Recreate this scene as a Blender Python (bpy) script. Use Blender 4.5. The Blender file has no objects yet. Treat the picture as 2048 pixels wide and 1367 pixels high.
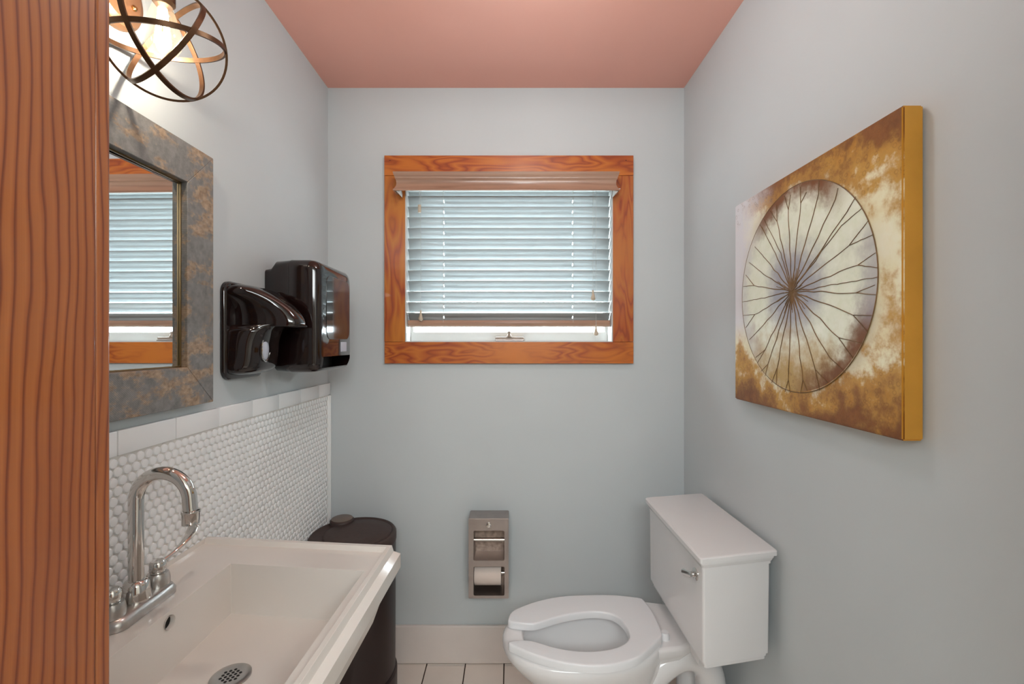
import bpy, bmesh, math, random
from mathutils import Vector, Matrix
random.seed(7)
PI = math.pi
scene = bpy.context.scene
C = scene.collection

# ------------------------------------------------------------------ camera
FPX, CX, CY, EYE = 907.0, 1022.0, 684.0, 1.353      # focal length in px, vanishing point, eye height
cam_d = bpy.data.cameras.new('camera'); cam = bpy.data.objects.new('camera', cam_d); C.objects.link(cam)
cam.location = (0, 0, EYE); cam.rotation_euler = (PI/2, 0, 0)
cam_d.sensor_width = 36.0; cam_d.lens = FPX/2048*36.0
cam_d.shift_x = 2/2048; cam_d.clip_start = 0.01
scene.camera = cam

# ------------------------------------------------------------------ light
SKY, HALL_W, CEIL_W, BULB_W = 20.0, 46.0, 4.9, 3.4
world = bpy.data.worlds.new('world'); scene.world = world; world.use_nodes = True
bg = world.node_tree.nodes['Background']
bg.inputs['Color'].default_value = (0.82, 0.92, 1.0, 1); bg.inputs['Strength'].default_value = SKY

def area(name, loc, rot, sx, sy, watts, col, portal=False):
    d = bpy.data.lights.new(name, 'AREA'); d.shape = 'RECTANGLE'; d.size = sx; d.size_y = sy
    d.energy = watts; d.color = col
    if portal: d.cycles.is_portal = True
    o = bpy.data.objects.new(name, d); C.objects.link(o); o.location = loc; o.rotation_euler = rot
    return o
area('window_portal', (-0.008, 2.045, 1.70), (-PI/2, 0, 0), 0.90, 0.72, 1, (1, 1, 1), True)
area('hall_fill_light', (0.12, -1.25, 2.15), (math.radians(62), 0, 0), 2.2, 0.5, HALL_W, (0.93, 0.99, 1.0))  # unseen fill added in the hall, tilted in to brighten the room
gl_d = bpy.data.lights.new('room_globe_light', 'POINT'); gl_d.energy = CEIL_W; gl_d.color = (0.85, 0.97, 1.0); gl_d.shadow_soft_size = 0.07
gl_o = bpy.data.objects.new('room_globe_light', gl_d); C.objects.link(gl_o); gl_o.location = (0.08, 1.06, 2.25)   # the room's ceiling globe, above the frame
scene.view_settings.view_transform = 'Standard'; scene.view_settings.look = 'None'
scene.view_settings.gamma = 1.0; scene.view_settings.use_curve_mapping = False
scene.view_settings.exposure = 0.17
scene.cycles.max_bounces = 8; scene.cycles.diffuse_bounces = 5; scene.cycles.glossy_bounces = 4; scene.cycles.transparent_max_bounces = 8
scene.cycles.caustics_reflective = False; scene.cycles.caustics_refractive = False; scene.cycles.adaptive_threshold = 0.02

# ------------------------------------------------------------------ helpers
def P(x, y, Y):
    return Vector(((x-CX)*Y/FPX, Y, EYE-(y-CY)*Y/FPX))
def Pz(x, y, z):
    Y = (EYE-z)*FPX/(y-CY); return Vector(((x-CX)*Y/FPX, Y, z))
def Px(x, y, X):
    Y = X*FPX/(x-CX); return Vector((X, Y, EYE-(y-CY)*Y/FPX))
def s2l(c): return c/12.92 if c <= 0.04045 else ((c+0.055)/1.055)**2.4
def rgb(r, g, b): return (s2l(r/255), s2l(g/255), s2l(b/255), 1.0)

class NT:
    """small node-tree writer"""
    def __init__(s, name):
        s.m = bpy.data.materials.new(name); s.m.use_nodes = True; s.t = s.m.node_tree
        s.b = s.t.nodes['Principled BSDF']; s.out = s.t.nodes['Material Output']
    def n(s, typ, **kw):
        n = s.t.nodes.new(typ)
        for k, v in kw.items(): setattr(n, k, v)
        return n
    def set(s, sock, v):
        if isinstance(v, bpy.types.NodeSocket): s.t.links.new(v, sock)
        elif v is not None: sock.default_value = v
    def math(s, op, a, b=None, c=None, clamp=False):
        n = s.n('ShaderNodeMath', operation=op); n.use_clamp = clamp
        s.set(n.inputs[0], a); s.set(n.inputs[1], b); s.set(n.inputs[2], c); return n.outputs[0]
    def pos(s): return s.n('ShaderNodeNewGeometry').outputs['Position']
    def obj(s): return s.n('ShaderNodeTexCoord').outputs['Object']
    def sep(s, v):
        n = s.n('ShaderNodeSeparateXYZ'); s.set(n.inputs[0], v); return n.outputs
    def scale(s, v, sc, loc=(0, 0, 0)):
        n = s.n('ShaderNodeMapping'); s.set(n.inputs['Vector'], v); n.inputs['Scale'].default_value = sc
        n.inputs['Location'].default_value = loc; return n.outputs[0]
    def noise(s, v, sc=5, det=3, rough=0.5, dist=0.0):
        n = s.n('ShaderNodeTexNoise'); s.set(n.inputs['Vector'], v); n.inputs['Scale'].default_value = sc
        n.inputs['Detail'].default_value = det; n.inputs['Roughness'].default_value = rough
        n.inputs['Distortion'].default_value = dist; return n.outputs['Fac']
    def ramp(s, f, stops, mode='LINEAR'):
        n = s.n('ShaderNodeValToRGB'); s.set(n.inputs[0], f); n.color_ramp.interpolation = mode
        e = n.color_ramp.elements
        while len(e) < len(stops): e.new(0.5)
        for q, (p, c) in zip(e, stops): q.position = p; q.color = c
        return n.outputs[0]
    def mix(s, f, a, b, blend='MIX'):
        n = s.n('ShaderNodeMix', data_type='RGBA', blend_type=blend); n.clamp_factor = True
        s.set(n.inputs[0], f); s.set(n.inputs[6], a); s.set(n.inputs[7], b); return n.outputs[2]
    def sstep(s, v, lo, hi):
        n = s.n('ShaderNodeMapRange', interpolation_type='SMOOTHSTEP'); s.set(n.inputs[0], v)
        n.inputs[1].default_value = lo; n.inputs[2].default_value = hi; return n.outputs[0]
    def bump(s, h, strength=0.2, dist=0.002):
        n = s.n('ShaderNodeBump'); s.set(n.inputs['Height'], h); n.inputs['Strength'].default_value = strength
        n.inputs['Distance'].default_value = dist; s.set(s.b.inputs['Normal'], n.outputs[0])
    def col(s, v): s.set(s.b.inputs['Base Color'], v)
    def p(s, **kw):
        for k, v in kw.items(): s.set(s.b.inputs[k.replace('_', ' ')], v)
        return s

def plain(name, c, rough=0.5, metal=0.0, var=0.04, nscale=8, bump=0.0, bscale=200, coat=0.0, **kw):
    t = NT(name); p = t.pos()
    n = t.noise(p, nscale, 4)
    lo = tuple(max(0, x*(1-var)) for x in c[:3])+(1,); hi = tuple(min(1, x*(1+var)) for x in c[:3])+(1,)
    t.col(t.ramp(n, [(0.3, lo), (0.7, hi)]))
    t.p(Roughness=rough, Metallic=metal, Coat_Weight=coat, **kw)
    if bump: t.bump(t.noise(p, bscale, 2), bump, 0.001)
    return t.m

M = {}
M['wall'] = plain('wall_paint', rgb(202, 208, 210), 0.55, bump=0.12, bscale=130, var=0.02, nscale=3)
M['ceiling'] = plain('ceiling_paint', rgb(240, 174, 156), 0.42, bump=0.06, bscale=90, var=0.02, nscale=3)
M['hall'] = plain('hall_paint', rgb(205, 200, 192), 0.6)
M['ceramic'] = plain('white_ceramic', rgb(224, 217, 210), 0.10, var=0.01, coat=0.3)
M['toilet'] = plain('toilet_china', rgb(230, 228, 228), 0.12, var=0.01, coat=0.3)
M['seat'] = plain('seat_plastic', rgb(232, 232, 234), 0.22, var=0.01)
M['tile'] = plain('white_glazed_tile', rgb(246, 246, 246), 0.14, var=0.02)
M['grout'] = plain('wall_grout', rgb(222, 218, 212), 0.8, bump=0.3, bscale=500)
M['floortile'] = plain('floor_tile_glaze', rgb(228, 218, 208), 0.30, var=0.05, nscale=5)
M['floorgrout'] = plain('dark_floor_grout', rgb(58, 44, 36), 0.9, bump=0.4, bscale=400)
M['basepaint'] = plain('baseboard_paint', rgb(228, 218, 212), 0.45, var=0.03)
M['chrome'] = plain('chrome', rgb(215, 212, 208), 0.08, 1.0, var=0.02)
M['satin'] = plain('worn_satin_metal', rgb(196, 193, 190), 0.28, 1.0, var=0.12, nscale=40)
M['steel'] = plain('brushed_stainless', rgb(176, 166, 162), 0.36, 0.95, var=0.05, nscale=28, bump=0.05, bscale=300)
M['steelin'] = plain('stainless_inside', rgb(176, 158, 146), 0.5, 0.8, var=0.3, nscale=60)
M['darkhole'] = plain('dark_opening', rgb(14, 11, 10), 0.7)
M['smoke'] = plain('smoke_brown_plastic', rgb(24, 11, 10), 0.10, var=0.1, coat=0.5)
M['dryer'] = plain('dryer_brown_enamel', rgb(24, 11, 10), 0.08, var=0.1, coat=0.6)
M['button'] = plain('pale_grey_plastic', rgb(190, 194, 206), 0.3)
M['binlid'] = plain('bin_lid_plastic', rgb(66, 50, 46), 0.55, var=0.12, nscale=60, bump=0.1, bscale=300)
M['binbody'] = plain('bin_body_plastic', rgb(40, 24, 22), 0.40, var=0.08)
M['binbutton'] = plain('bin_button', rgb(118, 104, 94), 0.4)
M['paper'] = plain('toilet_paper', rgb(226, 210, 200), 0.9, bump=0.2, bscale=150, var=0.02)
M['card'] = plain('cardboard', rgb(160, 125, 90), 0.9)
M['vinyl'] = plain('window_vinyl', rgb(206, 206, 204), 0.35, var=0.02)
M['cord'] = plain('cord', rgb(196, 198, 196), 0.7)
M['tassel'] = plain('tassel_plastic', rgb(196, 178, 156), 0.4)
M['bronze'] = plain('dark_bronze', rgb(92, 66, 46), 0.38, 0.85, var=0.15, nscale=50)
M['plate'] = plain('sconce_plate', rgb(170, 128, 96), 0.40, 0.7, var=0.08)
M['brass'] = plain('brass_screw', rgb(212, 170, 110), 0.2, 1.0)
M['mirroredge'] = plain('mirror_bevel', rgb(120, 96, 60), 0.3, 0.5)
M['canvasside'] = plain('ochre_canvas_edge', rgb(214, 152, 52), 0.55, var=0.10, nscale=9, bump=0.15, bscale=600)
M['vein'] = plain('leaf_vein_paint', rgb(122, 92, 58), 0.55, var=0.35, nscale=30)
M['ground'] = plain('added_ground_grey', rgb(120, 122, 120), 0.8)
M['latch'] = plain('latch_vinyl_shaded', rgb(150, 132, 118), 0.4)  # vinyl latch, its brownish shading put into the base colour
M['pipe'] = plain('painted_pipe', rgb(186, 188, 188), 0.4)

def m_slat():
    t = NT('blind_slat_vinyl'); t.col(rgb(176, 180, 181)); t.p(Roughness=0.4)
    tr = t.n('ShaderNodeBsdfTranslucent'); tr.inputs[0].default_value = rgb(222, 232, 234)
    mx = t.n('ShaderNodeMixShader'); mx.inputs[0].default_value = 0.004
    t.t.links.new(t.b.outputs[0], mx.inputs[1]); t.t.links.new(tr.outputs[0], mx.inputs[2])
    t.t.links.new(mx.outputs[0], t.out.inputs[0]); return t.m
M['slat'] = m_slat()
def m_pane():
    t = NT('window_pane_glass')
    tr = t.n('ShaderNodeBsdfTransparent'); tr.inputs[0].default_value = (0.96, 0.99, 0.98, 1)
    gl = t.n('ShaderNodeBsdfGlossy'); gl.inputs['Roughness'].default_value = 0.02
    mx = t.n('ShaderNodeMixShader'); mx.inputs[0].default_value = 0.06
    t.t.links.new(tr.outputs[0], mx.inputs[1]); t.t.links.new(gl.outputs[0], mx.inputs[2])
    t.t.links.new(mx.outputs[0], t.out.inputs[0]); return t.m
M['pane'] = m_pane()
def m_bulb():
    t = NT('bulb_glass')
    tr = t.n('ShaderNodeBsdfTransparent'); tr.inputs[0].default_value = (1.0, 0.97, 0.90, 1)
    gl = t.n('ShaderNodeBsdfGlossy'); gl.inputs['Roughness'].default_value = 0.03
    em = t.n('ShaderNodeEmission'); em.inputs[0].default_value = (1.0, 0.86, 0.62, 1); em.inputs[1].default_value = 0.22
    mx = t.n('ShaderNodeMixShader'); mx.inputs[0].default_value = 0.08
    ad = t.n('ShaderNodeAddShader')
    L = t.t.links; L.new(tr.outputs[0], mx.inputs[1]); L.new(gl.outputs[0], mx.inputs[2])
    L.new(mx.outputs[0], ad.inputs[0]); L.new(em.outputs[0], ad.inputs[1]); L.new(ad.outputs[0], t.out.inputs[0]); return t.m
M['bulb'] = m_bulb()
def m_fil():
    t = NT('glowing_filament'); t.col((1, 0.8, 0.5, 1)); t.p(Emission_Color=(1.0, 0.88, 0.66, 1), Emission_Strength=14.0); return t.m
M['filament'] = m_fil()
def m_mirror():
    t = NT('mirror_silver'); t.col((0.86, 0.89, 0.89, 1)); t.p(Metallic=1.0, Roughness=0.015); return t.m
M['mirror'] = m_mirror()

def m_flame(name, axis, dark, mid, light, seed, across=13.0, along=2.6, bands=9.0):
    """flat-sawn pine: contour lines of a stretched noise"""
    t = NT(name); p = t.pos()
    sc = {'x': (along, across, across), 'z': (across, across, along)}[axis]
    v = t.scale(p, sc, (seed, seed*1.7, seed*0.6))
    n = t.noise(v, 1.0, 2.0, 0.45, 0.3)
    w = t.math('FRACT', t.math('MULTIPLY', n, bands))
    base = t.ramp(w, [(0.0, dark), (0.10, mid), (0.45, light), (0.80, mid), (0.94, dark), (1.0, dark)])
    fs = {'x': (5, 420, 420), 'z': (420, 420, 5)}[axis]
    fine = t.noise(t.scale(p, fs), 1.0, 2)
    big = t.noise(t.scale(p, {'x': (3, 6, 6), 'z': (6, 6, 3)}[axis], (seed, 2, 5)), 1.0, 2)
    c = t.mix(t.math('MULTIPLY', fine, 0.35), base, dark)
    c = t.mix(t.sstep(big, 0.45, 0.75), c, light)
    t.col(c); t.p(Roughness=0.32, Coat_Weight=0.25); t.bump(fine, 0.06, 0.001); return t.m
D_, M_, L_ = rgb(150, 68, 34), rgb(178, 88, 36), rgb(206, 120, 46)
M['casing_x'] = m_flame('pine_casing_head', 'x', D_, M_, L_, 3.1)
M['casing_x2'] = m_flame('pine_casing_apron', 'x', D_, M_, L_, 9.4, 15, 4.0, 8.0)
M['casing_z'] = m_flame('pine_casing_side_a', 'z', D_, M_, rgb(200, 124, 48), 5.2, 11, 2.4, 8.0)
M['casing_z2'] = m_flame('pine_casing_side_b', 'z', D_, M_, rgb(190, 112, 46), 12.7, 14, 2.6, 9.0)
M['tan_wood'] = m_flame('tan_valance_wood', 'x', rgb(150, 116, 96), rgb(166, 130, 110), rgb(176, 140, 118), 1.0, 40, 1.2, 4.0)

def m_jamb():
    t = NT('old_fir_jamb'); p = t.pos(); s = t.sep(p)
    big = t.noise(t.scale(p, (1, 5, 1.5)), 1.0, 2); med = t.noise(t.scale(p, (8, 24, 7), (3, 1, 0)), 1.0, 2)
    ph = t.math('ADD', t.math('MULTIPLY', s[1], 125.0), t.math('ADD', t.math('MULTIPLY', big, 6.0), t.math('MULTIPLY', med, 1.5)))
    w = t.math('FRACT', ph)
    base = t.ramp(w, [(0.0, rgb(106, 50, 28)), (0.08, rgb(124, 60, 32)), (0.22, rgb(160, 92, 48)), (0.70, rgb(170, 100, 52)), (0.94, rgb(148, 80, 42)), (1.0, rgb(106, 50, 28))])
    blot = t.noise(t.scale(p, (4, 14, 2.2), (7, 0, 0)), 1.0, 3)
    c = t.mix(t.math('MULTIPLY', t.sstep(blot, 0.42, 0.72), 0.45), base, rgb(126, 62, 32))
    fine = t.noise(t.scale(p, (300, 900, 7)), 1.0, 2)
    c = t.mix(t.math('MULTIPLY', fine, 0.22), c, rgb(88, 40, 20))
    t.col(c); t.p(Roughness=0.30, Coat_Weight=0.3); t.bump(fine, 0.08, 0.0006); return t.m
M['jamb'] = m_jamb()

def m_barn():
    t = NT('reclaimed_grey_wood'); p = t.pos()
    a = t.noise(t.scale(p, (30, 9, 22)), 1.0, 4, 0.6)
    b = t.noise(t.scale(p, (60, 60, 60), (4, 2, 1)), 1.0, 4, 0.7)
    msk = t.sstep(t.math('ADD', t.math('MULTIPLY', a, 0.75), t.math('MULTIPLY', b, 0.25)), 0.47, 0.56)
    grey = t.ramp(b, [(0.3, rgb(110, 108, 106)), (0.7, rgb(144, 142, 140))])
    tan = t.ramp(t.noise(t.scale(p, (120, 90, 120)), 1.0, 3), [(0.3, rgb(134, 110, 88)), (0.7, rgb(186, 160, 134))])
    saw = t.math('SINE', t.math('MULTIPLY', t.math('ADD', t.sep(p)[2], t.math('MULTIPLY', t.sep(p)[1], 0.9)), 1500.0))
    c = t.mix(msk, grey, tan)
    c = t.mix(t.math('MULTIPLY', t.sstep(t.math('MULTIPLY', saw, b), 0.25, 0.5), 0.35), c, rgb(96, 80, 66))
    t.col(c); t.p(Roughness=0.55); t.bump(t.math('ADD', b, t.math('MULTIPLY', saw, 0.1)), 0.25, 0.0012); return t.m
M['barn'] = m_barn()

def m_paint():
    t = NT('lotus_leaf_paint'); p = t.pos(); s = t.sep(p)
    u = t.math('DIVIDE', t.math('SUBTRACT', 1.401, s[1]), 0.60); v = t.math('DIVIDE', t.math('SUBTRACT', s[2], 1.178), 0.596)
    n1 = t.noise(p, 9, 5, 0.62); n2 = t.noise(t.scale(p, (1, 1, 1), (3, 8, 2)), 30, 4, 0.65); n3 = t.noise(p, 160, 3)
    nn = t.math('ADD', t.math('MULTIPLY', t.math('SUBTRACT', n1, 0.5), 0.55), t.math('MULTIPLY', t.math('SUBTRACT', n2, 0.5), 0.30))
    cream = t.ramp(n1, [(0.30, rgb(250, 247, 222)), (0.55, rgb(244, 236, 198)), (0.78, rgb(220, 188, 122))])
    ochre = t.ramp(n2, [(0.3, rgb(186, 130, 48)), (0.7, rgb(206, 160, 76))]); brown = t.ramp(n2, [(0.3, rgb(108, 60, 24)), (0.7, rgb(150, 94, 40))])
    def add(*a):
        r = a[0]
        for q in a[1:]: r = t.math('ADD', r, q)
        return r
    # ochre / brown strength field from the four borders
    top = t.math('MULTIPLY', t.sstep(add(v, t.math('MULTIPLY', u, 0.10), nn), 0.80, 1.16), 1.0)
    bot = t.sstep(add(t.math('MULTIPLY', v, -1.0), t.math('MULTIPLY', t.math('ABSOLUTE', t.math('SUBTRACT', u, 0.45)), 0.20), nn), -0.27, 0.10)
    rgt = t.math('MULTIPLY', t.sstep(add(u, nn), 0.86, 1.18), 0.62)
    cor = t.sstep(add(u, v, nn), 1.60, 2.02)
    field = t.math('MAXIMUM', t.math('MAXIMUM', top, bot), t.math('MAXIMUM', rgt, cor))
    # silver left side
    silv = t.math('MULTIPLY', t.sstep(add(t.math('MULTIPLY', u, -1.0), t.math('MULTIPLY', nn, 0.6)), -0.34, -0.04), t.sstep(v, 0.26, 0.42))
    c = t.mix(t.sstep(field, 0.10, 0.50), cream, ochre); c = t.mix(t.sstep(field, 0.48, 0.95), c, brown)
    c = t.mix(silv, c, rgb(226, 224, 228))
    # leaf
    du = t.math('SUBTRACT', u, 0.495); dv = t.math('SUBTRACT', v, 0.512)
    r = t.math('DIVIDE', t.math('SQRT', t.math('ADD', t.math('MULTIPLY', du, du), t.math('MULTIPLY', dv, dv))), 0.417)
    inside = t.math('LESS_THAN', r, 1.0)
    leafc = t.ramp(n2, [(0.3, rgb(244, 246, 228)), (0.7, rgb(232, 236, 210))])
    halo = t.sstep(add(t.math('MULTIPLY', r, -1.0), t.math('MULTIPLY', nn, 0.7)), -0.60, -0.22)
    leafc = t.mix(t.math('MULTIPLY', halo, 0.9), leafc, rgb(150, 148, 164))
    low = t.math('MULTIPLY', t.sstep(add(t.math('MULTIPLY', dv, -1.0), nn), 0.12, 0.40), 0.9)
    leafc = t.mix(low, leafc, rgb(190, 150, 72))
    rim = t.sstep(add(r, nn), 0.72, 1.0)
    ang = t.math('ARCTAN2', dv, du)
    def lobe(a0, w): return t.sstep(t.math('COSINE', t.math('SUBTRACT', ang, a0)), math.cos(w), math.cos(w*0.45))
    lob = t.math('MAXIMUM', lobe(1.65, 0.95), lobe(-0.85, 0.80))
    leafc = t.mix(t.math('MULTIPLY', rim, lob), leafc, rgb(122, 74, 36))
    leafc = t.mix(t.math('MULTIPLY', t.math('MULTIPLY', rim, lobe(0.0, 0.5)), 0.6), leafc, rgb(158, 150, 164))
    leafc = t.mix(t.math('MULTIPLY', t.math('MULTIPLY', rim, lobe(PI, 1.0)), 0.6), leafc, rgb(204, 200, 202))
    shade = t.math('MULTIPLY', t.math('MULTIPLY', t.sstep(r, 1.16, 1.0), 0.35), t.math('MAXIMUM', lob, 0.25))
    c = t.mix(shade, c, brown)
    c = t.mix(inside, c, leafc)
    # blister rings in the glaze
    vo = t.n('ShaderNodeTexVoronoi'); t.set(vo.inputs['Vector'], p); vo.inputs['Scale'].default_value = 75
    d = vo.outputs['Distance']
    ring = t.math('MULTIPLY', t.sstep(d, 0.22, 0.30), t.sstep(d, 0.42, 0.32))
    c = t.mix(t.math('MULTIPLY', t.math('MULTIPLY', ring, t.sstep(field, 0.2, 0.6)), 0.35), c, rgb(120, 72, 26))
    t.col(c); t.p(Roughness=0.40); t.bump(t.math('ADD', n2, t.math('MULTIPLY', n3, 0.5)), 0.30, 0.0015); return t.m
M['paint'] = m_paint()

def tag(o, label=None, cat=None, group=None, kind=None):
    if label: o['label'] = label
    if cat: o['category'] = cat
    if group: o['group'] = group
    if kind: o['kind'] = kind
    return o
def thing(name, label, cat, loc, group=None):
    o = bpy.data.objects.new(name, None); C.objects.link(o); o.location = loc; o.empty_display_size = 0.05
    return tag(o, label, cat, group)
def root(name, loc=(0, 0, 0)):
    o = bpy.data.objects.new(name, None); C.objects.link(o); o.location = loc; o.empty_display_size = 0.05
    o['kind'] = 'structure'; return o
def wloc(o):
    v = Vector((0, 0, 0))
    while o: v += Vector(o.location); o = o.parent
    return v
def obj(name, bm, mat, parent=None, smooth=True, bevel=0.0, segs=2, origin=None, angle=35):
    """world-space bmesh -> mesh object under parent"""
    me = bpy.data.meshes.new(name)
    bmesh.ops.recalc_face_normals(bm, faces=bm.faces)
    bm.to_mesh(me); bm.free()
    base = Vector(origin) if origin is not None else (wloc(parent) if parent else Vector((0, 0, 0)))
    me.transform(Matrix.Translation(-base))
    if mat: me.materials.append(M[mat] if isinstance(mat, str) else mat)
    o = bpy.data.objects.new(name, me); C.objects.link(o)
    if parent: o.parent = parent; o.location = base-wloc(parent)
    else: o.location = base
    if smooth:
        for f in me.polygons: f.use_smooth = True
        try: me.set_sharp_from_angle(angle=math.radians(angle))
        except Exception: pass
    if bevel:
        b = o.modifiers.new('bevel', 'BEVEL'); b.width = bevel; b.segments = segs; b.limit_method = 'ANGLE'; b.angle_limit = math.radians(35)
        b.harden_normals = False
        for f in me.polygons: f.use_smooth = True
    return o
def bx(bm, x0, x1, y0, y1, z0, z1):
    vs = [bm.verts.new((x, y, z)) for z in (z0, z1) for x, y in ((x0, y0), (x1, y0), (x1, y1), (x0, y1))]
    for f in ((0, 3, 2, 1), (4, 5, 6, 7), (0, 1, 5, 4), (1, 2, 6, 5), (2, 3, 7, 6), (3, 0, 4, 7)):
        bm.faces.new([vs[i] for i in f])
    return vs
def box(name, x0, x1, y0, y1, z0, z1, mat, parent=None, bevel=0.002, segs=2):
    bm = bmesh.new(); bx(bm, x0, x1, y0, y1, z0, z1)
    return obj(name, bm, mat, parent, bevel=bevel, segs=segs)
def bevelled_bm(x0, x1, y0, y1, z0, z1, r, segs=2):
    bm = bmesh.new(); bx(bm, x0, x1, y0, y1, z0, z1)
    bmesh.ops.bevel(bm, geom=list(bm.edges), offset=r, segments=segs, profile=0.5, affect='EDGES')
    return bm
def loft(bm, rings, close_ring=True, cap0=True, cap1=True):
    R = [[bm.verts.new(p) for p in r] for r in rings]
    n = len(R[0])
    for a, b in zip(R, R[1:]):
        for i in range(n if close_ring else n-1):
            j = (i+1) % n
            bm.faces.new((a[i], a[j], b[j], b[i]))
    if cap0: bm.faces.new(R[0][::-1])
    if cap1: bm.faces.new(R[-1])
    return R
def tube(bm, pts, rad, n=12, cap=True):
    pts = [Vector(p) for p in pts]; m = len(pts)
    rads = rad if isinstance(rad, (list, tuple)) else [rad]*m
    T = [(pts[min(i+1, m-1)]-pts[max(i-1, 0)]).normalized() for i in range(m)]
    a = Vector((0, 0, 1)) if abs(T[0].z) < 0.9 else Vector((1, 0, 0))
    nrm = (a-T[0]*a.dot(T[0])).normalized(); rings = []
    for i in range(m):
        nrm = (nrm-T[i]*nrm.dot(T[i])).normalized(); bn = T[i].cross(nrm)
        rings.append([pts[i]+(nrm*math.cos(2*PI*k/n)+bn*math.sin(2*PI*k/n))*rads[i] for k in range(n)])
    loft(bm, rings, True, cap, cap)
def lathe(bm, c, prof, n=32, axis='z', cap0=True, cap1=True):
    """prof: (radius, height) list"""
    c = Vector(c); rings = []
    for r, h in prof:
        ring = []
        for k in range(n):
            a = 2*PI*k/n; ca, sa = r*math.cos(a), r*math.sin(a)
            ring.append(c+Vector({'z': (ca, sa, h), 'x': (h, ca, sa), 'y': (ca, h, sa)}[axis]))
        rings.append(ring)
    loft(bm, rings, True, cap0, cap1)
def catmull(pts, sub=6, closed=False):
    pts = [Vector(p) for p in pts]; n = len(pts); out = []
    rng = range(n) if closed else range(n-1)
    for i in rng:
        g = (lambda k: pts[k % n]) if closed else (lambda k: pts[min(max(k, 0), n-1)])
        p0, p1, p2, p3 = g(i-1), g(i), g(i+1), g(i+2)
        for s in range(sub):
            t = s/sub
            out.append(0.5*((2*p1)+(p2-p0)*t+(2*p0-5*p1+4*p2-p3)*t*t+(3*p1-p0-3*p2+p3)*t**3))
    if not closed: out.append(pts[-1])
    return out
def cut(o, cutters):
    """boolean difference, applied; the cutters do not stay in the scene"""
    tmp = []
    for bm in cutters:
        me = bpy.data.meshes.new('cutter'); bmesh.ops.recalc_face_normals(bm, faces=bm.faces); bm.to_mesh(me); bm.free()
        k = bpy.data.objects.new('cutter', me); C.objects.link(k); k.location = -wloc(o.parent)*0
        m = o.modifiers.new('cut', 'BOOLEAN'); m.operation = 'DIFFERENCE'; m.solver = 'EXACT'; m.object = k; tmp.append(k)
    bpy.context.view_layer.update()
    dg = bpy.context.evaluated_depsgraph_get()
    me = bpy.data.meshes.new_from_object(o.evaluated_get(dg)); old = o.data
    o.modifiers.clear(); o.data = me; me.name = old.name
    for k in tmp:
        d = k.data; bpy.data.objects.remove(k); bpy.data.meshes.remove(d)
    for f in me.polygons: f.use_smooth = True
    try: me.set_sharp_from_angle(angle=math.radians(35))
    except Exception: pass
    return o

# ------------------------------------------------------------------ room shell
XL, XR, YB, YF, ZC = -0.775, 0.7325, 1.92, 0.36, 2.428
OX0, OX1, OZ0, OZ1 = -0.444, 0.4273, 1.353, 2.05        # window opening
# floor with real tiles
fl = root('floor'); tag(fl, 'white floor tiles laid in long rows with dark grout')
box('grout_bed', XL-0.1, XR+0.1, -1.9, YB+0.1, -0.06, -0.004, 'floorgrout', fl, 0)
tw, tl, gr = 0.1624, 0.325, 0.0045
jx0 = -0.0293
bmt = bevelled_bm(-tw/2+gr/2, tw/2-gr/2, -tl/2+gr/2, tl/2-gr/2, -0.008, 0, 0.0012, 1)
tile0 = None
i0 = math.floor((XL-jx0)/tw)
for i in range(i0, i0+11):
    for j in range(-1, 6):
        cx = jx0+(i+0.5)*tw; cy = YB-0.02-(j+0.5)*tl+ (tl/2 if i % 2 else 0)
        if cx-tw/2 > XR or cy-tl/2 > YB+0.05 or cy < 0.1: continue
        if tile0 is None:
            tile0 = obj('tile', bmt, 'floortile', fl); o = tile0
        else:
            o = tile0.copy(); C.objects.link(o); o.parent = fl
        o.location = (cx, cy, 0)
box('hall_floor', -1.3, 1.3, -1.9, 0.12, -0.05, -0.001, 'floortile', fl, 0)
# ceiling
ce = box('ceiling', XL-0.1, XR+0.1, YF-0.02, YB+0.12, ZC, ZC+0.08, 'ceiling', None, 0); tag(ce, 'salmon pink painted ceiling', kind='structure')
# back wall round the window opening
def wallmesh(name, rects, mat, label, ax='y'):
    bm = bmesh.new()
    for r in rects: bx(bm, *r)
    o = obj(name, bm, mat, None, smooth=False); return tag(o, label, kind='structure')
y1 = YB+0.13
wallmesh('wall_back', [(XL-0.12, OX0, YB, y1, 0, ZC), (OX1, XR+0.12, YB, y1, 0, ZC), (OX0, OX1, YB, y1, 0, OZ0), (OX0, OX1, YB, y1, OZ1, ZC)], 'wall', 'light grey painted back wall with the window')
wl = wallmesh('wall_left', [(XL-0.10, XL, YF-0.14, YB, 0, ZC)], 'wall', 'light grey painted left wall with white tile wainscot')
wallmesh('wall_right', [(XR, XR+0.10, YF-0.14, YB, 0, ZC)], 'wall', 'light grey painted right wall behind the toilet')
wallmesh('wall_front', [(XL, -0.352, 0.22, 0.36, 0, ZC), (0.50, XR, 0.22, 0.36, 0, ZC), (-0.352, 0.50, 0.22, 0.36, 2.34, ZC)], 'wall', 'grey wall around the doorway')
wallmesh('wall_hall', [(-1.3, XL-0.10, 0.22, 0.30, 0, ZC), (XR+0.10, 1.3, 0.22, 0.30, 0, ZC), (-1.4, -1.3, -1.9, 0.30, 0, ZC), (1.3, 1.4, -1.9, 0.30, 0, ZC), (-1.4, 1.4, -2.0, -1.9, 0, ZC), (-1.4, 1.4, -2.0, 0.34, ZC, ZC+0.08)], 'hall', 'pale hallway walls outside the doorway')
# baseboards
bb = box('baseboard_back', XL, XR, YB-0.016, YB, 0.002, 0.160, 'basepaint', None, 0.004); tag(bb, 'white painted baseboard under the back wall', kind='structure')
bb2 = box('baseboard_right', XR-0.016, XR, YF, YB-0.016, 0.002, 0.160, 'basepaint', None, 0.004); tag(bb2, 'white painted baseboard along the right wall', kind='structure')
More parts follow.
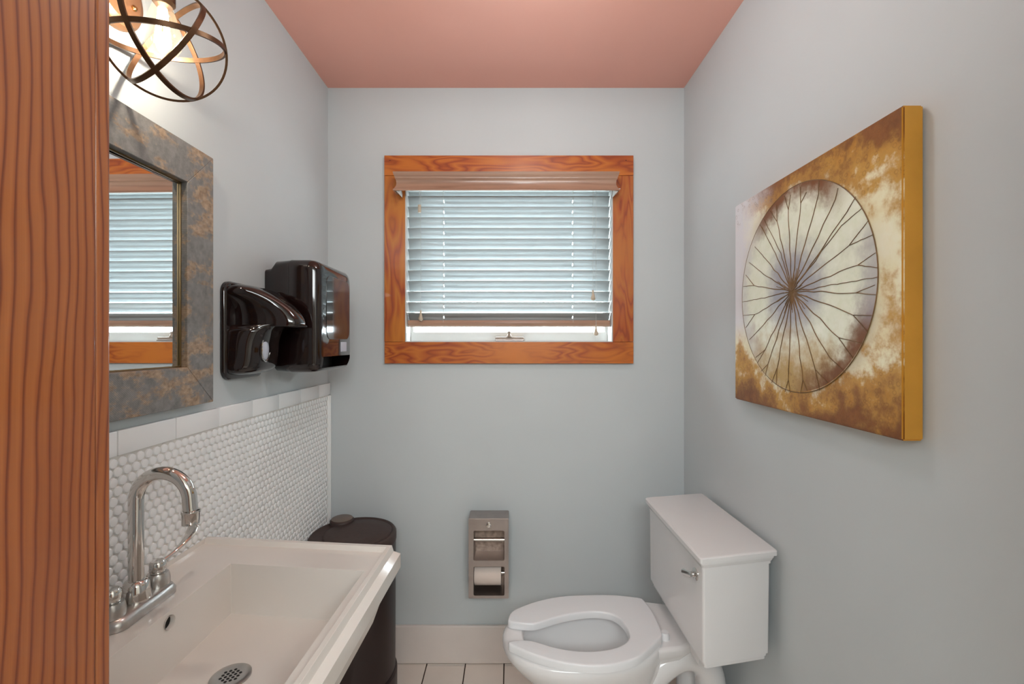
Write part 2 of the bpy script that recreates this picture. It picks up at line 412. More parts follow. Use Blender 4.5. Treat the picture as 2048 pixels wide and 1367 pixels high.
# doorway woodwork (left foreground)
dr = root('door_1', (-0.34, 0.3, 0)); tag(dr, 'orange-brown fir door jamb close to the viewer')
box('jamb_board', -0.352, -0.330, 0.215, 0.3605, 0.002, 2.34, 'jamb', dr, 0.0012)
box('casing_board', -0.432, -0.3305, 0.3612, 0.3745, 0.002, 2.38, 'jamb', dr, 0.0022, 3)

# ------------------------------------------------------------------ tile wainscot on the left wall
ZT = 1.182
box('grout_bed', XL, XL+0.007, 0.40, YB-0.014, 0.002, ZT-0.004, 'grout', wl, 0)
eb = bevelled_bm(0, 0.011, -0.0755, 0.0755, -0.0245, 0.0245, 0.002, 2); e0 = None
yj = 0.765*FPX/(CX-351)
for k in range(-5, 6):
    yc = yj+0.1535*(k+0.5)
    if yc+0.03 > YB or yc < 0.42: continue
    if yc+0.0755 > YB-0.002:
        bmx = bevelled_bm(0, 0.011, yc-0.0755, YB-0.003, -0.0245, 0.0245, 0.002, 2)
        o = obj('edge_tile', bmx, 'tile', wl); o.location = (XL+0.001, 0, ZT-0.026)
        continue
    if e0 is None: e0 = obj('edge_tile', eb, 'tile', wl); o = e0
    else: o = e0.copy(); C.objects.link(o); o.parent = wl
    o.location = (XL+0.001, yc, ZT-0.026)
box('corner_strip', XL, XL+0.016, YB-0.014, YB-0.001, 0.165, ZT-0.0535, 'tile', wl, 0.003)
box('corner_strip', XL, XL+0.013, YB-0.024, YB-0.015, 0.165, ZT-0.0545, 'tile', wl, 0.003)
pitch, rt = 0.0215, 0.0097
def penny(bm, c, n=14):
    rs = [(rt, 0.0), (rt, 0.0022), (rt*0.90, 0.0038), (rt*0.55, 0.0046)]
    lathe(bm, c, rs, n, 'x', False, True)
bm = bmesh.new(); penny(bm, (0, 0, 0)); pt0 = None
spots = []
row = 0; z = ZT-0.0535-0.0105
while z > 0.05:
    y = YB-0.036-(pitch/2 if row % 2 else 0)
    while y > 0.42:
        spots.append((y, z)); y -= pitch
    row += 1; z -= pitch*0.866
def shows(y, z):
    px = CX-0.766*FPX/y
    return px > 226 and z > 0.862
vis = sorted([s for s in spots if shows(*s)], key=lambda s: s[0]**2+(s[1]-EYE)**2)[:300]
vs = set(vis)
for y, z in vis:
    if pt0 is None: pt0 = obj('penny_tile', bm, 'tile', wl); o = pt0
    else: o = pt0.copy(); C.objects.link(o); o.parent = wl
    o.location = (XL+0.0065, y, z)
verts, faces = [], []
me0 = pt0.data; pv = [v.co.copy() for v in me0.vertices]; pf = [tuple(p.vertices) for p in me0.polygons]
for y, z in spots:
    if (y, z) in vs: continue
    b0 = len(verts); off = Vector((XL+0.0065, y, z))
    verts += [v+off for v in pv]; faces += [tuple(i+b0 for i in f) for f in pf]
me = bpy.data.meshes.new('penny_tile_field'); me.from_pydata(verts, [], faces); me.materials.append(M['tile'])
for f in me.polygons: f.use_smooth = True
o = bpy.data.objects.new('penny_tile_field', me); C.objects.link(o); o.parent = wl; o['kind'] = 'stuff'

# ------------------------------------------------------------------ window
wn = root('window_1', (0, YB, OZ0)); tag(wn, 'window with orange pine casing and white sash')
YC = 1.900
cz = lambda y: EYE+(CY-y)*YC/FPX
cxx = lambda x: (x-CX)*YC/FPX
CL, CR = cxx(768.5), cxx(1267)
box('head_casing', CL, CR, YC, YB, cz(351), cz(311), 'casing_x', wn, 0.0012)
box('side_casing', CL, cxx(810), YC+0.001, YB, cz(684)+0.0008, cz(351)-0.0008, 'casing_z', wn, 0.0012)
box('side_casing', cxx(1226), CR, YC+0.001, YB, cz(684)+0.0008, cz(351)-0.0008, 'casing_z2', wn, 0.0012)
box('apron_casing', CL+0.001, CR, YC, YB, cz(727), cz(684), 'casing_x2', wn, 0.0012)
for x in (cxx(780), cxx(1252)):
    bm = bmesh.new(); lathe(bm, (x, YC, cz(321)), [(0.0018, -0.0012), (0.0018, 0.0)], 8, 'y'); obj('nail', bm, 'darkhole', wn)
# unseen ground outside, added so less sky light reaches the ceiling
gd = box('ground', -16, 16, YB+0.14, 34, -0.80, -0.70, 'ground', None, 0); tag(gd, 'unseen grey ground added outside the window', kind='structure')
# white liner of the opening
t_ = 0.005
box('jamb_liner', OX0, OX0+t_, YB-0.019, y1, OZ0, OZ1, 'vinyl', wn, 0.001)
box('jamb_liner', OX1-t_, OX1, YB-0.019, y1, OZ0, OZ1, 'vinyl', wn, 0.001)
box('sill_liner', OX0+t_, OX1-t_, YB-0.019, y1, OZ0-0.001, OZ0+0.003, 'vinyl', wn, 0.001)
box('head_liner', OX0+t_, OX1-t_, YB-0.019, y1, OZ1-t_, OZ1, 'vinyl', wn, 0.001)
# sash
sx0, sx1 = OX0+t_, OX1-t_
box('sash_rail', sx0, sx1, 1.985, 2.025, OZ0+0.003, 1.3965, 'vinyl', wn, 0.002)
box('sash_rail', sx0, sx1, 1.985, 2.025, OZ1-0.055, OZ1-t_, 'vinyl', wn, 0.002)
box('sash_stile', sx0, sx0+0.012, 1.986, 2.024, 1.3965, OZ1-0.055, 'vinyl', wn, 0.002)
box('sash_stile', sx1-0.012, sx1, 1.986, 2.024, 1.3965, OZ1-0.055, 'vinyl', wn, 0.002)
box('pane', sx0+0.012, sx1-0.012, 2.004, 2.008, 1.3965, OZ1-0.055, 'pane', wn, 0)
# awning lock on the bottom rail
lk = box('latch', cxx(989)+0.001, cxx(1049), 1.955, 1.985, OZ0+0.004, OZ0+0.022, 'latch', wn, 0.005, 3)
bm = bmesh.new(); lathe(bm, (cxx(1018), 1.962, OZ0+0.022), [(0.013, 0), (0.009, 0.008), (0.006, 0.014), (0.008, 0.019), (0.006, 0.024)], 16); obj('latch_knob', bm, 'latch', lk)
box('latch_lip', cxx(990), cxx(1048), 1.950, 1.955, OZ0+0.004, OZ0+0.012, 'steel', lk, 0.002)

# ------------------------------------------------------------------ blind
bl = thing('window_blind', 'white horizontal slat blind with tan valance filling the window', 'blind', (0, 1.94, 1.41))
YS = 1.9255
sx0, sx1 = OX0+0.0056, OX1-0.0068
holes = [P(888, 500, YS+0.018).x, P(1145, 500, YS+0.018).x]
def slat_bm():
    """slat plane from room edge (high) to outside edge (low), with two cord holes"""
    dep, drop, nd = 0.030, 0.0400, 8
    xs = [sx0]
    for h in holes: xs += [h-0.0016, h+0.0016]
    xs.append(sx1)
    bm = bmesh.new(); G = []
    for x in xs:
        r = []
        for k in range(nd+1):
            f = k/nd; b = 0.0035*4*f*(1-f)
            r.append(bm.verts.new((x, YS+dep*f+b*0.7, -drop*f+b*0.7)))
        G.append(r)
    for i in range(len(xs)-1):
        for k in range(nd):
            if i in (1, 3) and 3 <= k <= 4: continue
            bm.faces.new((G[i][k], G[i+1][k], G[i+1][k+1], G[i][k+1]))
    return bm
s0 = None
for i in range(-1, 12):
    zt = EYE+(CY-(392.6+21.2*i))*YS/FPX
    if s0 is None:
        s0 = obj('slat', slat_bm(), 'slat', bl, origin=(0, 0, 0)); o = s0
        m = o.modifiers.new('solid', 'SOLIDIFY'); m.thickness = 0.0026; m.offset = 0
    else:
        o = s0.copy(); C.objects.link(o); o.parent = bl
    o.location = Vector((0, 0, zt))-wloc(bl)
# bottom rail
bm = bmesh.new()
prof = [(1.926, 1.4455), (1.950, 1.4435), (1.968, 1.436), (1.974, 1.426), (1.968, 1.4195), (1.932, 1.4172), (1.924, 1.422), (1.921, 1.434)]
loft(bm, [[(x, a, b) for a, b in prof] for x in (sx0, sx1)])
obj('bottom_rail', bm, 'tan_wood', bl, bevel=0.0015)
# valance: crown profile with returns
vx0, vx1 = P(785, 343, 1.835).x, P(1240, 343, 1.835).x
zt, zb = P(785, 343, 1.835).z, P(785, 380.5, 1.835).z
H = zt-zb
prof = [(0.000, 1.0), (0.001, 0.96), (0.002, 0.88), (0.005, 0.80), (0.0075, 0.71), (0.0075, 0.67), (0.0095, 0.65), (0.0115, 0.56), (0.0125, 0.46), (0.0120, 0.34), (0.0090, 0.22), (0.0045, 0.12), (0.001, 0.06), (0.001, 0.0)]
bm = bmesh.new(); rings = []
Yv = 1.835; th = 0.007
# three-sided sweep: left return, front, right return (mitred); outer then inner skins
def vring(off):
    L = []
    for d, f in prof:
        dd = d+off; z = zb+H*f
        L.append([(vx0+dd, 1.893, z), (vx0+dd, Yv+dd, z), (vx1-dd, Yv+dd, z), (vx1-dd, 1.893, z)])
    return L
outer, inner = vring(0), vring(th)
allr = outer+inner[::-1]
R = [[bm.verts.new(p) for p in r] for r in allr]
n = len(R)
for i in range(n):
    a, b = R[i], R[(i+1) % n]
    for k in range(3): bm.faces.new((a[k], a[k+1], b[k+1], b[k]))
bm.faces.new([r[0] for r in R]); bm.faces.new([r[3] for r in R][::-1])
obj('valance', bm, 'tan_wood', bl, angle=50)
box('head_rail', sx0, sx1, 1.925, 1.975, 1.995, 2.036, 'vinyl', bl, 0.002)
for s, px in ((1, 799), (-1, 1230)):
    c = P(px, 386, 1.86)
    bm = bmesh.new()
    a = [(c.x-s*0.020, c.z+0.014), (c.x+s*0.004, c.z+0.014), (c.x+s*0.0065, c.z-0.002), (c.x+s*0.0055, c.z-0.012), (c.x+s*0.001, c.z-0.008), (c.x-s*0.012, c.z+0.004)]
    loft(bm, [[(x, yy, z) for x, z in a] for yy in (1.845, 1.885)]); obj('valance_clip', bm, 'vinyl', bl, bevel=0.0008)
for h in holes:
    for yy in (YS-0.003, YS+0.040):
        bm = bmesh.new(); tube(bm, [(h, yy, 1.43), (h, yy, 2.00)], 0.0007, 6); obj('ladder_cord', bm, 'cord', bl)
def pull(px, ytop, ybot, kind):
    Y = 1.912
    a, b = P(px, 380, Y), P(px, ytop, Y)
    bm = bmesh.new(); tube(bm, [(a.x, Y, a.z+0.02), (b.x, Y, b.z-0.002)], 0.0008, 6); cd = obj('pull_cord', bm, 'cord', bl)
    c = P(px, ybot, Y); h = b.z-c.z; bm = bmesh.new()
    if kind == 'bell': pr = [(0.0015, h), (0.0042, h*0.97), (0.0040, h*0.8), (0.0045, h*0.66), (0.0070, h*0.40), (0.0100, h*0.20), (0.0092, h*0.10), (0.0050, 0.0)]
    else: pr = [(0.0065, h), (0.0072, h*0.93), (0.0072, h*0.07), (0.0065, 0)]
    lathe(bm, c, pr, 14); obj('tassel', bm, 'tassel', cd)
pull(839, 410, 425.5, 'barrel'); pull(841.5, 620.5, 642, 'bell'); pull(1186, 580, 601, 'bell'); pull(1192, 650, 671, 'bell')

# ------------------------------------------------------------------ mirror
XM = -0.745
my1, my0 = 1.1356, 0.50; mz1, mz0 = 1.812, 1.2038; fw = 0.091
mr = thing('wall_mirror', 'wall mirror in a weathered grey and tan wood frame above the sink', 'mirror', (XL, 0.82, mz0))
def fboard(pts):
    bm = bmesh.new(); loft(bm, [[(x, y, z) for y, z in pts] for x in (XL+0.003, XM)])
    return obj('frame_board', bm, 'barn', mr, bevel=0.0015)
fboard([(my0, mz1), (my1, mz1), (my1-fw, mz1-fw), (my0+fw, mz1-fw)])
fboard([(my0, mz0), (my1, mz0), (my1-fw, mz0+fw), (my0+fw, mz0+fw)][::-1])
fboard([(my1, mz1), (my1, mz0), (my1-fw, mz0+fw), (my1-fw, mz1-fw)])
fboard([(my0, mz1), (my0, mz0), (my0+fw, mz0+fw), (my0+fw, mz1-fw)][::-1])
MT = math.tan(math.radians(1.0))
gy0, gy1, gz0, gz1 = my0+fw-0.006, my1-fw+0.006, mz0+fw-0.006, mz1-fw+0.006
bm = bmesh.new()
gx = lambda y: -0.7635+MT*(y-1.02)
loft(bm, [[(gx(y)-dx, y, z) for y, z in ((gy0, gz0), (gy1, gz0), (gy1, gz1), (gy0, gz1))] for dx in (0.003, 0.0)])
obj('mirror_glass', bm, 'mirror', mr, smooth=False)
for (a, b, c, d) in ((my0+fw, my1-fw, gz1-0.010, gz1-0.0065), (my0+fw, my1-fw, gz0+0.0065, gz0+0.010)):
    box('inner_bead', gx(b)+0.0005, gx(b)+0.004, a, b, c, d, 'mirroredge', mr, 0)
box('inner_bead', gx(gy1)+0.0005, gx(gy1)+0.004, gy1-0.009, gy1-0.0065, gz0+0.01, gz1-0.01, 'mirroredge', mr, 0)

# ------------------------------------------------------------------ sconce
OC = Vector((-0.667, 0.875, 1.931)); OR = 0.1025
sc_ = thing('wall_sconce', 'orb cage wall sconce with dark bronze rings and a lit bulb', 'lamp', (XL, 0.875, 1.95))
bm = bmesh.new(); lathe(bm, (XL, 0.875, 2.03), [(0.066, 0.001), (0.066, 0.010), (0.060, 0.017), (0.052, 0.019), (0.048, 0.022)], 40, 'x'); obj('backplate', bm, 'plate', sc_)
for yy, zz in ((0.905, 2.018), (0.845, 2.042)):
    bm = bmesh.new(); lathe(bm, (XL+0.022, yy, zz), [(0.0055, 0), (0.0055, 0.003), (0.003, 0.006)], 12, 'x'); obj('screw', bm, 'brass', sc_)
arm = catmull([(XL+0.02, 0.875, 2.03), (XL+0.05, 0.875, 2.045), (-0.69, 0.875, 2.075), (-0.672, 0.875, 2.062), (-0.670, 0.875, 2.045)], 6)
bm = bmesh.new(); tube(bm, arm, 0.0065, 12); obj('arm', bm, 'bronze', sc_)
bm = bmesh.new(); lathe(bm, (-0.670, 0.875, 2.0), [(0.014, 0.0), (0.019, 0.006), (0.019, 0.04), (0.010, 0.048)], 24); obj('socket', bm, 'bronze', sc_)
RN = [Vector(v).normalized() for v in ((-0.52, 0.74, 0.42), (0.402, 0.821, -0.406), (0.973, 0.001, 0.231), (-0.016, -0.239, 0.971))]   # plane normals of the four hoops
for q, nv in enumerate(RN):
    a = nv.orthogonal().normalized(); b = nv.cross(a); rr = OR-0.0006*q
    bm = bmesh.new(); N = 72; rings = []
    for k in range(N):
        d = a*math.cos(2*PI*k/N)+b*math.sin(2*PI*k/N)
        rings.append([OC+d*(rr-0.0042)+nv*0.0044, OC+d*rr+nv*0.0044, OC+d*rr-nv*0.0044, OC+d*(rr-0.0042)-nv*0.0044])
    rings.append(rings[0])
    R = [[bm.verts.new(p) for p in r] for r in rings[:-1]]
    for k in range(N):
        A, B = R[k], R[(k+1) % N]
        for i in range(4): bm.faces.new((A[i], A[(i+1) % 4], B[(i+1) % 4], B[i]))
    obj('cage_ring', bm, 'bronze', sc_)
BX, BY, BB = -0.672, 0.875, 1.904
bm = bmesh.new()
lathe(bm, (BX, BY, BB), [(0.004, 0.0), (0.014, 0.0025), (0.024, 0.010), (0.0295, 0.021), (0.0315, 0.034), (0.030, 0.048), (0.0255, 0.066), (0.0205, 0.082), (0.0160, 0.097), (0.0135, 0.108)], 32, 'z', True, True)
bulb = obj('bulb', bm, 'bulb', sc_, angle=80)
bm = bmesh.new()
for k in range(8):
    a = 2*PI*k/8+0.3; r0, r1 = 0.0065, 0.014
    a2 = a+0.4
    tube(bm, [(BX+r0*math.cos(a), BY+r0*math.sin(a), BB+0.092), (BX+r1*math.cos(a), BY+r1*math.sin(a), BB+0.024)], 0.0011, 6)
    tube(bm, [(BX+r1*math.cos(a), BY+r1*math.sin(a), BB+0.024), (BX+r0*math.cos(a2), BY+r0*math.sin(a2), BB+0.092)], 0.0011, 6)
obj('filament', bm, 'filament', bulb)
pl_d = bpy.data.lights.new('bulb_light', 'POINT'); pl_d.energy = BULB_W; pl_d.color = (1.0, 0.93, 0.84); pl_d.shadow_soft_size = 0.012
plo = bpy.data.objects.new('bulb_light', pl_d); C.objects.link(plo); plo.location = (BX, BY, BB+0.05)

# ------------------------------------------------------------------ paper towel dispenser
DX, DY0, DY1, DZ0, DZ1 = -0.595, 1.408, 1.700, 1.257, 1.612
td = thing('paper_towel_dispenser', 'glossy dark smoke-brown paper towel dispenser near the window corner', 'dispenser', (XL, 1.555, DZ0))
seam = -0.690
def rsec(x, y0, y1, z0, z1, r, n=6):
    pts = []
    for cy, cz_, a0 in ((y1-r, z1-r, 0), (y0+r, z1-r, PI/2), (y0+r, z0+r, PI), (y1-r, z0+r, 1.5*PI)):
        for k in range(n+1):
            a = a0+PI/2*k/n; pts.append((x, cy+r*math.cos(a), cz_+r*math.sin(a)))
    return pts
bm = bmesh.new()
loft(bm, [rsec(XL+0.001, DY0+0.018, DY1-0.018, DZ0+0.028, DZ1-0.030, 0.012), rsec(XL+0.020, DY0+0.016, DY1-0.016, DZ0+0.024, DZ1-0.026, 0.014), rsec(XL+0.040, DY0+0.003, DY1-0.003, DZ0+0.005, DZ1-0.005, 0.022), rsec(seam-0.0012, DY0+0.001, DY1-0.001, DZ0+0.001, DZ1-0.001, 0.026)])
obj('housing', bm, 'smoke', td, angle=60)
bm = bmesh.new(); secs = []
for x, ins, r in ((seam, 0.0, 0.026), (DX-0.038, 0.0, 0.028), (DX-0.024, 0.002, 0.030), (DX-0.012, 0.007, 0.032), (DX-0.004, 0.015, 0.034), (DX, 0.027, 0.036)):
    secs.append(rsec(x, DY0+ins, DY1-ins, DZ0+ins*0.7, DZ1-ins*1.0, r))
loft(bm, secs)
cov = obj('cover', bm, 'smoke', td, angle=60, origin=(0, 0, 0))
c1 = bmesh.new(); bx(c1, DX-0.075, DX+0.02, DY0+0.030, DY1-0.016, DZ0+0.013, DZ0+0.049)
cut(cov, [c1])
me = cov.data; me.transform(Matrix.Translation(-wloc(td)-0*Vector())) ; cov.location = (0, 0, 0)
box('towel_slot', DX-0.074, DX-0.070, DY0+0.031, DY1-0.017, DZ0+0.013, DZ0+0.049, 'darkhole', td, 0)
box('paper_end', DX-0.062, DX-0.030, DY0+0.05, DY0+0.075, DZ0+0.028, DZ0+0.048, 'paper', td, 0.003)
box('level_window', DX-0.001, DX+0.0015, 1.640-0.056, 1.640-0.002, DZ0+0.062, DZ0+0.096, 'button', td, 0.006, 3)
bm = bmesh.new(); loft(bm, [rsec(x, DY0+0.052, DY1-0.034, DZ0+0.105, DZ1-0.042, 0.03) for x in (DX-0.002, DX+0.0016)]); obj('front_panel', bm, 'smoke', td, bevel=0.0012)

# ------------------------------------------------------------------ hand dryer
hd = thing('hand_dryer', 'glossy brown hand dryer with downward nozzle between mirror and towel dispenser', 'hand dryer', (XL, 1.30, 1.255))
HY, HW = 1.303, 0.096
bm = bmesh.new()
loft(bm, [rsec(XL+0.001, HY-HW, HY+HW, 1.250, 1.518, 0.03), rsec(XL+0.010, HY-HW, HY+HW, 1.250, 1.518, 0.03), rsec(XL+0.014, HY-HW+0.006, HY+HW-0.006, 1.256, 1.512, 0.028)])
obj('wall_plate', bm, 'dryer', hd, angle=60)
prof = catmull([(0.0, 1.509, 0), (0.030, 1.513, 0), (0.070, 1.502, 0), (0.110, 1.478, 0), (0.148, 1.446, 0), (0.169, 1.415, 0), (0.168, 1.398, 0), (0.150, 1.399, 0), (0.120, 1.402, 0), (0.095, 1.385, 0), (0.082, 1.350, 0), (0.078, 1.310, 0), (0.070, 1.280, 0), (0.045, 1.264, 0), (0.0, 1.260, 0)], 5)
bm = bmesh.new(); G = []; NY = 28
for j in range(NY+1):
    t = -1+2*j/NY; g = max(0.0, 1-abs(t)**3.2)**(1/2.6); r = []
    for q in prof:
        d, z = q.x, q.y
        s = min(1, max(0, (d-0.06)/0.10)); s = s*s*(3-2*s)
        nar = 1-0.42*s*(1 if z > 1.385 else 0.5)
        zz = 1.385+(z-1.385)*(0.86+0.14*g)
        r.append((XL+0.008+max(d*g, 0.0), HY+t*(HW-0.008)*nar, zz))
    G.append([bm.verts.new(p) for p in r])
for j in range(NY):
    for k in range(len(prof)-1): bm.faces.new((G[j][k], G[j][k+1], G[j+1][k+1], G[j+1][k]))
bmesh.ops.remove_doubles(bm, verts=bm.verts, dist=0.0003)
obj('dryer_cover', bm, 'dryer', hd, angle=75)
bm = bmesh.new(); bmesh.ops.create_uvsphere(bm, u_segments=24, v_segments=12, radius=1.0)
for v in bm.verts: v.co = Vector((v.co.x*0.006+XL+0.008+0.077, v.co.y*0.017+HY-0.030, v.co.z*0.031+1.333))
obj('push_button', bm, 'button', hd)
bm = bmesh.new(); lathe(bm, (XL+0.008+0.0755, HY-0.012, 1.318), [(0.0260, 0), (0.0285, 0.002), (0.0285, 0.004), (0.0265, 0.005)], 28, 'x', False, False); 
for v in bm.verts: v.co = Vector((v.co.x, HY-0.030+(v.co.y-HY+0.012)*0.76, 1.333+(v.co.z-1.318)*1.28))
obj('button_ring', bm, 'chrome', hd)
bm = bmesh.new(); lathe(bm, (XL+0.164, HY, 1.4005), [(0.022, 0.0), (0.024, -0.004), (0.020, -0.005)], 24); obj('nozzle_mouth', bm, 'darkhole', hd)

# ------------------------------------------------------------------ sink
sk = thing('wall_sink', 'white ceramic console sink with a rectangular basin on the left wall', 'sink', (XL+0.011, 0.84, 0.74))
SX0 = XL+0.0115
def skew(v):
    f = (v.x-SX0)/0.477
    return Vector((v.x+0.035*(v.y-1.10)*max(0, f), v.y-0.050*f, v.z))
def rect(x0, x1, y0, y1, z): return [Vector((x0, y0, z)), Vector((x1, y0, z)), Vector((x1, y1, z)), Vector((x0, y1, z))]
yn, yfar = 0.545, 1.143
BZ = 0.742
loops = [rect(SX0+0.03, -0.315, yn+0.05, yfar-0.06, BZ-0.03), rect(SX0, -0.285, yn+0.012, yfar-0.012, 0.808), rect(SX0, -0.267, yn, yfar, 0.812), rect(SX0, -0.267, yn, yfar, 0.845), rect(SX0, -0.284, yn+0.0005, yfar-0.0005, 0.850),
         rect(SX0, -0.288, yn+0.001, yfar-0.001, 0.864), rect(SX0+0.001, -0.298, yn+0.012, yfar-0.012, 0.864), rect(SX0+0.002, -0.302, yn+0.017, yfar-0.017, 0.853), rect(-0.634, -0.320, yn+0.10, 1.040, 0.852), rect(-0.626, -0.326, yn+0.11, 1.030, BZ+0.003)]
bm = bmesh.new(); R = []
for lp in loops: R.append([bm.verts.new(skew(v)) for v in lp])
OVY, OVZ, OVR = 0.842, 0.8325, 0.0125
for li, (a, b) in enumerate(zip(R, R[1:])):
    for i in range(4):
        j = (i+1) % 4
        if li == 8 and i == 3:
            # wall-side basin wall: four n-gons around the overflow hole
            A, B, C_, D = a[i], a[j], b[j], b[i]           # A far top, B near top, C near floor, D far floor
            cor = [A, B, C_, D]
            nrm = (B.co-A.co).cross(D.co-A.co).normalized()
            hole = []
            for k in range(24):
                an = 2*PI*k/24; y = OVY+OVR*math.cos(an); z = OVZ+OVR*math.sin(an)
                x = A.co.x-(nrm.y*(y-A.co.y)+nrm.z*(z-A.co.z))/nrm.x
                hole.append(bm.verts.new((x, y, z)))
            # corner angles: far-top 45, near-top 135, near-bottom 225, far-bottom 315 deg
            idx = {0: 3, 1: 9, 2: 15, 3: 21}
            for q in range(4):
                s, e = idx[q], idx[(q+1) % 4]
                if e <= s: e += 24
                arc = [hole[k % 24] for k in range(s, e+1)]
                bm.faces.new([cor[q], cor[(q+1) % 4]]+arc[::-1])
            continue
        bm.faces.new((a[i], a[j], b[j], b[i]))
bm.faces.new(R[0][::-1]); bm.faces.new(R[-1])
so = obj('basin', bm, 'ceramic', sk, bevel=0.0045, segs=3)
bm = bmesh.new(); lathe(bm, (-0.633, OVY, OVZ), [(OVR+0.0004, 0.0005), (OVR-0.0006, -0.0012), (OVR-0.001, -0.009)], 24, 'x', False, False); obj('overflow_rim', bm, 'ceramic', sk)
bm = bmesh.new(); lathe(bm, (-0.6415, OVY, OVZ), [(OVR-0.001, 0.0003), (OVR-0.001, 0.0)], 24, 'x'); obj('overflow_hole', bm, 'darkhole', sk)
dc = Pz(461, 1353, BZ+0.004)
bm = bmesh.new(); lathe(bm, (dc.x, dc.y, BZ+0.003), [(0.034, 0.0), (0.034, 0.0022), (0.030, 0.0035), (0.024, 0.0030)], 40); dg_ = obj('drain', bm, 'satin', sk)
for a in range(-3, 4):
    for b in range(-3, 4):
        x = (a+b*0.5)*0.0078; y = b*0.0068
        if math.hypot(x, y) > 0.0205: continue
        bm = bmesh.new(); lathe(bm, (dc.x+y, dc.y+x, BZ+0.0058), [(0.0027, 0), (0.0027, 0.0005)], 10); obj('drain_hole', bm, 'darkhole', dg_)
box('wall_bracket', SX0, -0.45, 0.62, 1.06, 0.66, 0.713, 'ceramic', sk, 0.006)

# ------------------------------------------------------------------ faucet
fx, fy, fz = -0.701, 0.848, 0.8525
fa = thing('faucet', 'chrome gooseneck faucet with wrist blade handles on the sink deck', 'faucet', (fx, fy, fz))
bm = bmesh.new()
def stadium(hx, hy, z, n=10):
    pts = []
    for k in range(n+1): a = PI*k/n; pts.append((fx+hx*math.cos(a), fy+hy+hx*0.75*math.sin(a), z))
    for k in range(n+1): a = PI+PI*k/n; pts.append((fx+hx*math.cos(a), fy-hy+hx*0.75*math.sin(a), z))
    return pts
loft(bm, [stadium(0.031, 0.054, fz+0.0005), stadium(0.031, 0.054, fz+0.010), stadium(0.027, 0.052, fz+0.018), stadium(0.022, 0.050, fz+0.020)])
obj('deck_plate', bm, 'satin', fa, angle=50)
bm = bmesh.new(); lathe(bm, (fx, fy, fz+0.019), [(0.024, 0), (0.0245, 0.006), (0.022, 0.018), (0.0205, 0.030), (0.017, 0.037), (0.013, 0.038)], 32); obj('spout_collar', bm, 'chrome', fa, angle=50)
zs = fz+0.05; ztop = 1.058; rad = 0.050
path = [(fx, fy, zs), (fx, fy, ztop-0.05), (fx, fy, ztop)]
for k in range(1, 19):
    a = PI*k/18*1.0; path.append((fx+rad*(1-math.cos(a)), fy, ztop+rad*math.sin(a)))
path += [(fx+2*rad+0.001, fy, ztop-0.012), (fx+2*rad+0.002, fy, ztop-0.022)]
bm = bmesh.new(); tube(bm, path, 0.0122, 24); obj('spout', bm, 'chrome', fa, angle=60)
ax = fx+2*rad+0.002; az = ztop-0.045
bm = bmesh.new(); lathe(bm, (ax, fy, az), [(0.0120, 0), (0.0145, 0.001), (0.0148, 0.020), (0.0155, 0.021), (0.0155, 0.026), (0.0125, 0.027)], 28); obj('aerator', bm, 'chrome', fa, angle=40)
def handle(sy):
    hy_ = fy+sy*0.052; z0 = fz+0.0195
    bm = bmesh.new(); lathe(bm, (fx, hy_, z0), [(0.0205, 0), (0.0205, 0.012), (0.0190, 0.020), (0.0175, 0.024), (0.012, 0.025), (0.0115, 0.027)], 28); hb = obj('handle_base', bm, 'satin', fa, angle=45)
    bm = bmesh.new(); lathe(bm, (fx, hy_, z0+0.026), [(0.0130, 0), (0.0140, 0.004), (0.0140, 0.018), (0.0110, 0.022)], 24); hub = obj('handle_hub', bm, 'chrome', fa, angle=45)
    # blade
    mid = catmull([(fx+0.004, hy_+sy*0.008, z0+0.043), (fx+0.008, hy_+sy*0.032, z0+0.049), (fx+0.012, hy_+sy*0.054, z0+0.059), (fx+0.014, hy_+sy*0.070, z0+0.070), (fx+0.015, hy_+sy*0.077, z0+0.081), (fx+0.015, hy_+sy*0.079, z0+0.088)], 5)
    m = len(mid); bm = bmesh.new(); rings = []
    for i, p in enumerate(mid):
        t = i/(m-1); w = 0.0045+0.0065*min(1, max(0, (t-0.25)/0.35)); w *= (1 if t < 0.9 else math.sqrt(max(0.05, 1-((t-0.9)/0.1)**2)))
        h = 0.0042*(1-0.55*t)
        tn = (mid[min(i+1, m-1)]-mid[max(i-1, 0)]).normalized(); sd = Vector((1, 0, 0)); up = tn.cross(sd).normalized()
        rings.append([p+sd*w*math.cos(a)+up*h*math.sin(a) for a in [2*PI*k/12 for k in range(12)]])
    loft(bm, rings); obj('blade', bm, 'chrome', hub, angle=60)
handle(1); handle(-1)

# ------------------------------------------------------------------ trash can
tx, ty, tr_ = -0.604, 1.738, 0.159
tc = thing('trash_can', 'dark brown round trash can in the corner behind the sink', 'trash can', (tx, ty, 0))
HB = 0.590
bm = bmesh.new(); lathe(bm, (tx, ty, 0.003), [(tr_-0.004, 0.0), (tr_+0.004, 0.004), (tr_+0.0045, 0.085), (tr_-0.002, 0.092)], 56); obj('base_ring', bm, 'binbody', tc)
bm = bmesh.new(); lathe(bm, (tx, ty, 0.09), [(tr_-0.003, 0), (tr_-0.001, HB-0.09), (tr_-0.006, HB-0.088)], 56); obj('body', bm, 'binbody', tc)
bm = bmesh.new(); lathe(bm, (tx, ty, HB), [(tr_-0.004, -0.002), (tr_+0.001, 0.0), (tr_+0.001, 0.026), (tr_-0.004, 0.033), (tr_-0.012, 0.035), (tr_-0.016, 0.031)], 56); obj('lid_rim', bm, 'binlid', tc, angle=60)
lx, ly = tx+0.020, ty-0.008
bm = bmesh.new(); lathe(bm, (lx, ly, HB+0.029), [(0.125, 0.0), (0.125, 0.008), (0.121, 0.011), (0.07, 0.0135), (0.001, 0.0145)], 48); obj('lid', bm, 'binlid', tc, angle=60)
